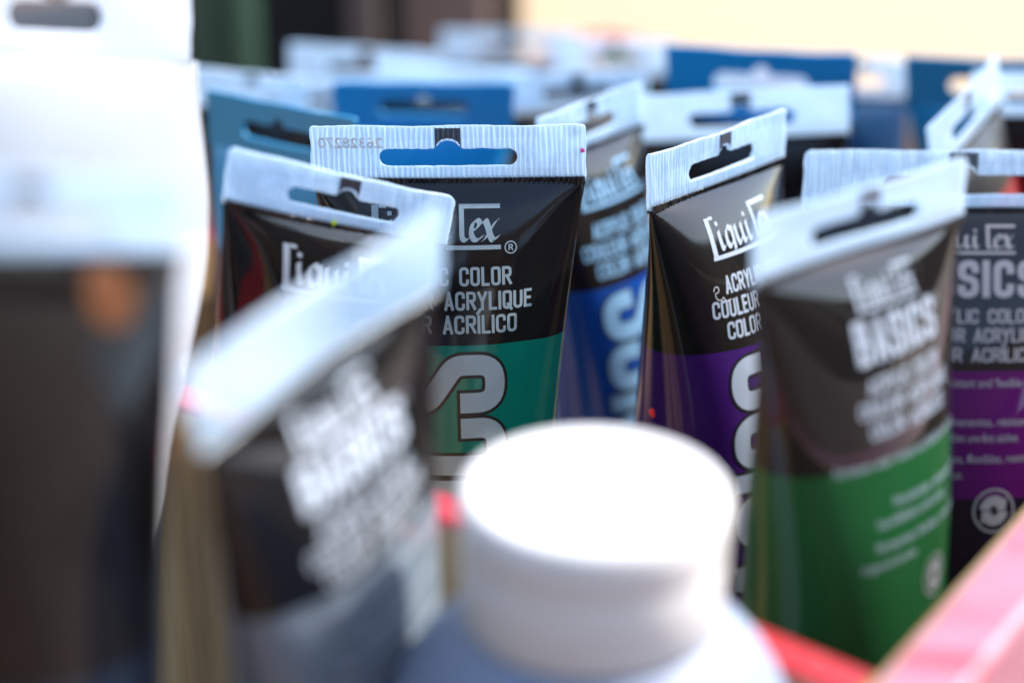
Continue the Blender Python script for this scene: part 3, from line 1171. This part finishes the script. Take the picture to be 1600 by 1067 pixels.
ROW = "clear tabs of the back rows"
rows = [
    ((1072, 86, 670), (1292, 92, 680), (1185, 330, 710), "clear tabbed tube hidden behind the widest blue tube, white through its slot", blk_b),
    ((1452, 200, 520), (1560, 88, 556), (1530, 400, 560), "back row tube whose pale tab is turned edge on at the right", red_b),
    ((1520, 112, 575), (1720, 116, 570), (1610, 380, 600), "pale tabbed dark red tube at the right edge of the back rows", red_b),
    ((1270, 92, 640), (1424, 96, 655), (1350, 350, 680), "clear tabbed tube between the two blue tubes at the back right", navy_b),
    ((452, 70, 690), (690, 84, 700), (575, 330, 730), "tallest clear tabbed tube against the dark box at the back", blk_b),
    ((588, 98, 650), (830, 112, 660), (710, 330, 690), "clear tabbed tube behind the bright blue tube in the middle", blk_b),
    ((300, 108, 600), (480, 122, 620), (395, 380, 650), "clear tabbed tube beside the white tube at the back left", blk_b),
    ((345, 138, 640), (585, 118, 660), (470, 350, 690), "clear tabbed tube between the teal blue and the tallest back tube", blk_b),
    ((690, 48, 760), (905, 50, 770), (800, 280, 790), "farthest clear tabbed tube left of the widest blue tube", blk_b),
    ((870, 62, 720), (1052, 66, 720), (960, 300, 750), "far clear tabbed tube with a green speck, left of the widest blue tube", blk_b),
    ((790, 118, 610), (1010, 108, 640), (905, 360, 660), "clear tabbed tube just behind the cobalt blue tube", cyan_b),
]
for k, (tl, tr, lo, lab, mt) in enumerate(rows):
    T = Tube("paint_tube", tl, tr, lo, lab, mt, ROW, seed=20 + k, seal_h=13, hole=k not in (0, 5), **BK)
    if k == 9:
        T.spot("paint_spot", 0.5, 8.0, 1.6, M['green'])


# ------------------------------------------------------------------ white capped bottle in front
def lathe(name, ctr, prof, mat, parent, origin, n=96, tilt=(0, 0)):
    V, Fc = [], []
    for r, z in prof:
        for i in range(n):
            a = 2 * math.pi * i / n
            V.append(Vector((ctr[0] + r * math.cos(a) + tilt[0] * z, ctr[1] + r * math.sin(a) + tilt[1] * z, ctr[2] + z)))
    for k in range(len(prof) - 1):
        for i in range(n):
            j = (i + 1) % n
            Fc.append((k * n + i, k * n + j, (k + 1) * n + j, (k + 1) * n + i))
    Fc.append(tuple(reversed(range(n))))
    Fc.append(tuple(range((len(prof) - 1) * n, len(prof) * n)))
    return link_mesh(name, mesh_from(V, Fc, origin), mat, parent)


cc = at(928, 757, 318)
print("CAP top", cc, "r", 217 / F * 318)
bt = empty("paint_bottle", (cc.x, cc.y, 0), "white plastic bottle with a plain round white cap, in front of the box", "bottle", "white topped containers")
ct = cc.z
rc = 19.6
prof = [(0.1, ct - 20.5), (rc - 1.1, ct - 20.5), (rc - 0.7, ct - 20.0), (rc - 0.5, ct - 9.0), (rc - 0.56, ct - 8.7), (rc - 0.56, ct - 8.3), (rc - 0.42, ct - 8.0),
        (rc - 0.1, ct - 2.6), (rc - 0.35, ct - 1.3), (rc - 1.0, ct - 0.4), (rc - 2.0, ct), (rc - 2.8, ct - 0.2), (rc * 0.6, ct - 0.35), (0.1, ct - 0.4)]
lathe("cap", (cc.x, cc.y, 0), prof, M['white'], bt, (cc.x, cc.y, 0))
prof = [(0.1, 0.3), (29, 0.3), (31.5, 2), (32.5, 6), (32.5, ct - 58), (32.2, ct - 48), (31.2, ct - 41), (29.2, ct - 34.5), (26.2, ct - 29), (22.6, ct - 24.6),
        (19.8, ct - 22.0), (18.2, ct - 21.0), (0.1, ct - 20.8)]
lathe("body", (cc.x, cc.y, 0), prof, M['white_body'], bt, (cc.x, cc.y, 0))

# ------------------------------------------------------------------ behind the box
q = at(690, 30, 930)
pb = slab("paper_bag", q.x - 16, q.y, 0.3, q.x + 20, q.y + 60, 170, plain("brown_paper", (0.20, 0.14, 0.11), 0.8), None, 4)
pb['label'] = "brown paper bag at the back between the dark box and the cream sheet"
pb['category'] = "bag"
dk = plain("dark_cloth", (0.012, 0.009, 0.008), 0.7)
tanm = plain("tan_wood", (0.13, 0.10, 0.08), 0.6)
grn = plain("green_glass_paint", (0.02, 0.06, 0.035), 0.5)
q = at(420, 40, 960)
dark = slab("storage_box", q.x - 75, q.y + 20, 0.3, q.x + 108, q.y + 170, 190, dk, None, 4)
dark['label'] = "dark storage box standing on the table behind the tubes, top left"
dark['category'] = "box"
q = at(565, 30, 900)
st = slab("wooden_stick", q.x - 5, q.y - 5, 0.3, q.x + 7, q.y + 5, 170, tanm, None, 2)
st['label'] = "narrow grey brown wooden stick standing before the dark storage box"
st['category'] = "stick"
q = at(350, 50, 880)
gb = empty("paint_bottle", (q.x, q.y, 0), "green bottle standing beside the dark storage box at the back left", "bottle")
lathe("body", (q.x, q.y, 0), [(0.1, 0.3), (13, 0.3), (14, 2), (14, 110), (12, 122), (7, 130), (6.5, 134), (0.1, 134)], grn, gb, (q.x, q.y, 0), 40)
lathe("cap", (q.x, q.y, 0), [(0.1, 134.2), (8, 134.2), (8, 150), (7, 151), (0.1, 151)], M['cap_white'], gb, (q.x, q.y, 0), 40)
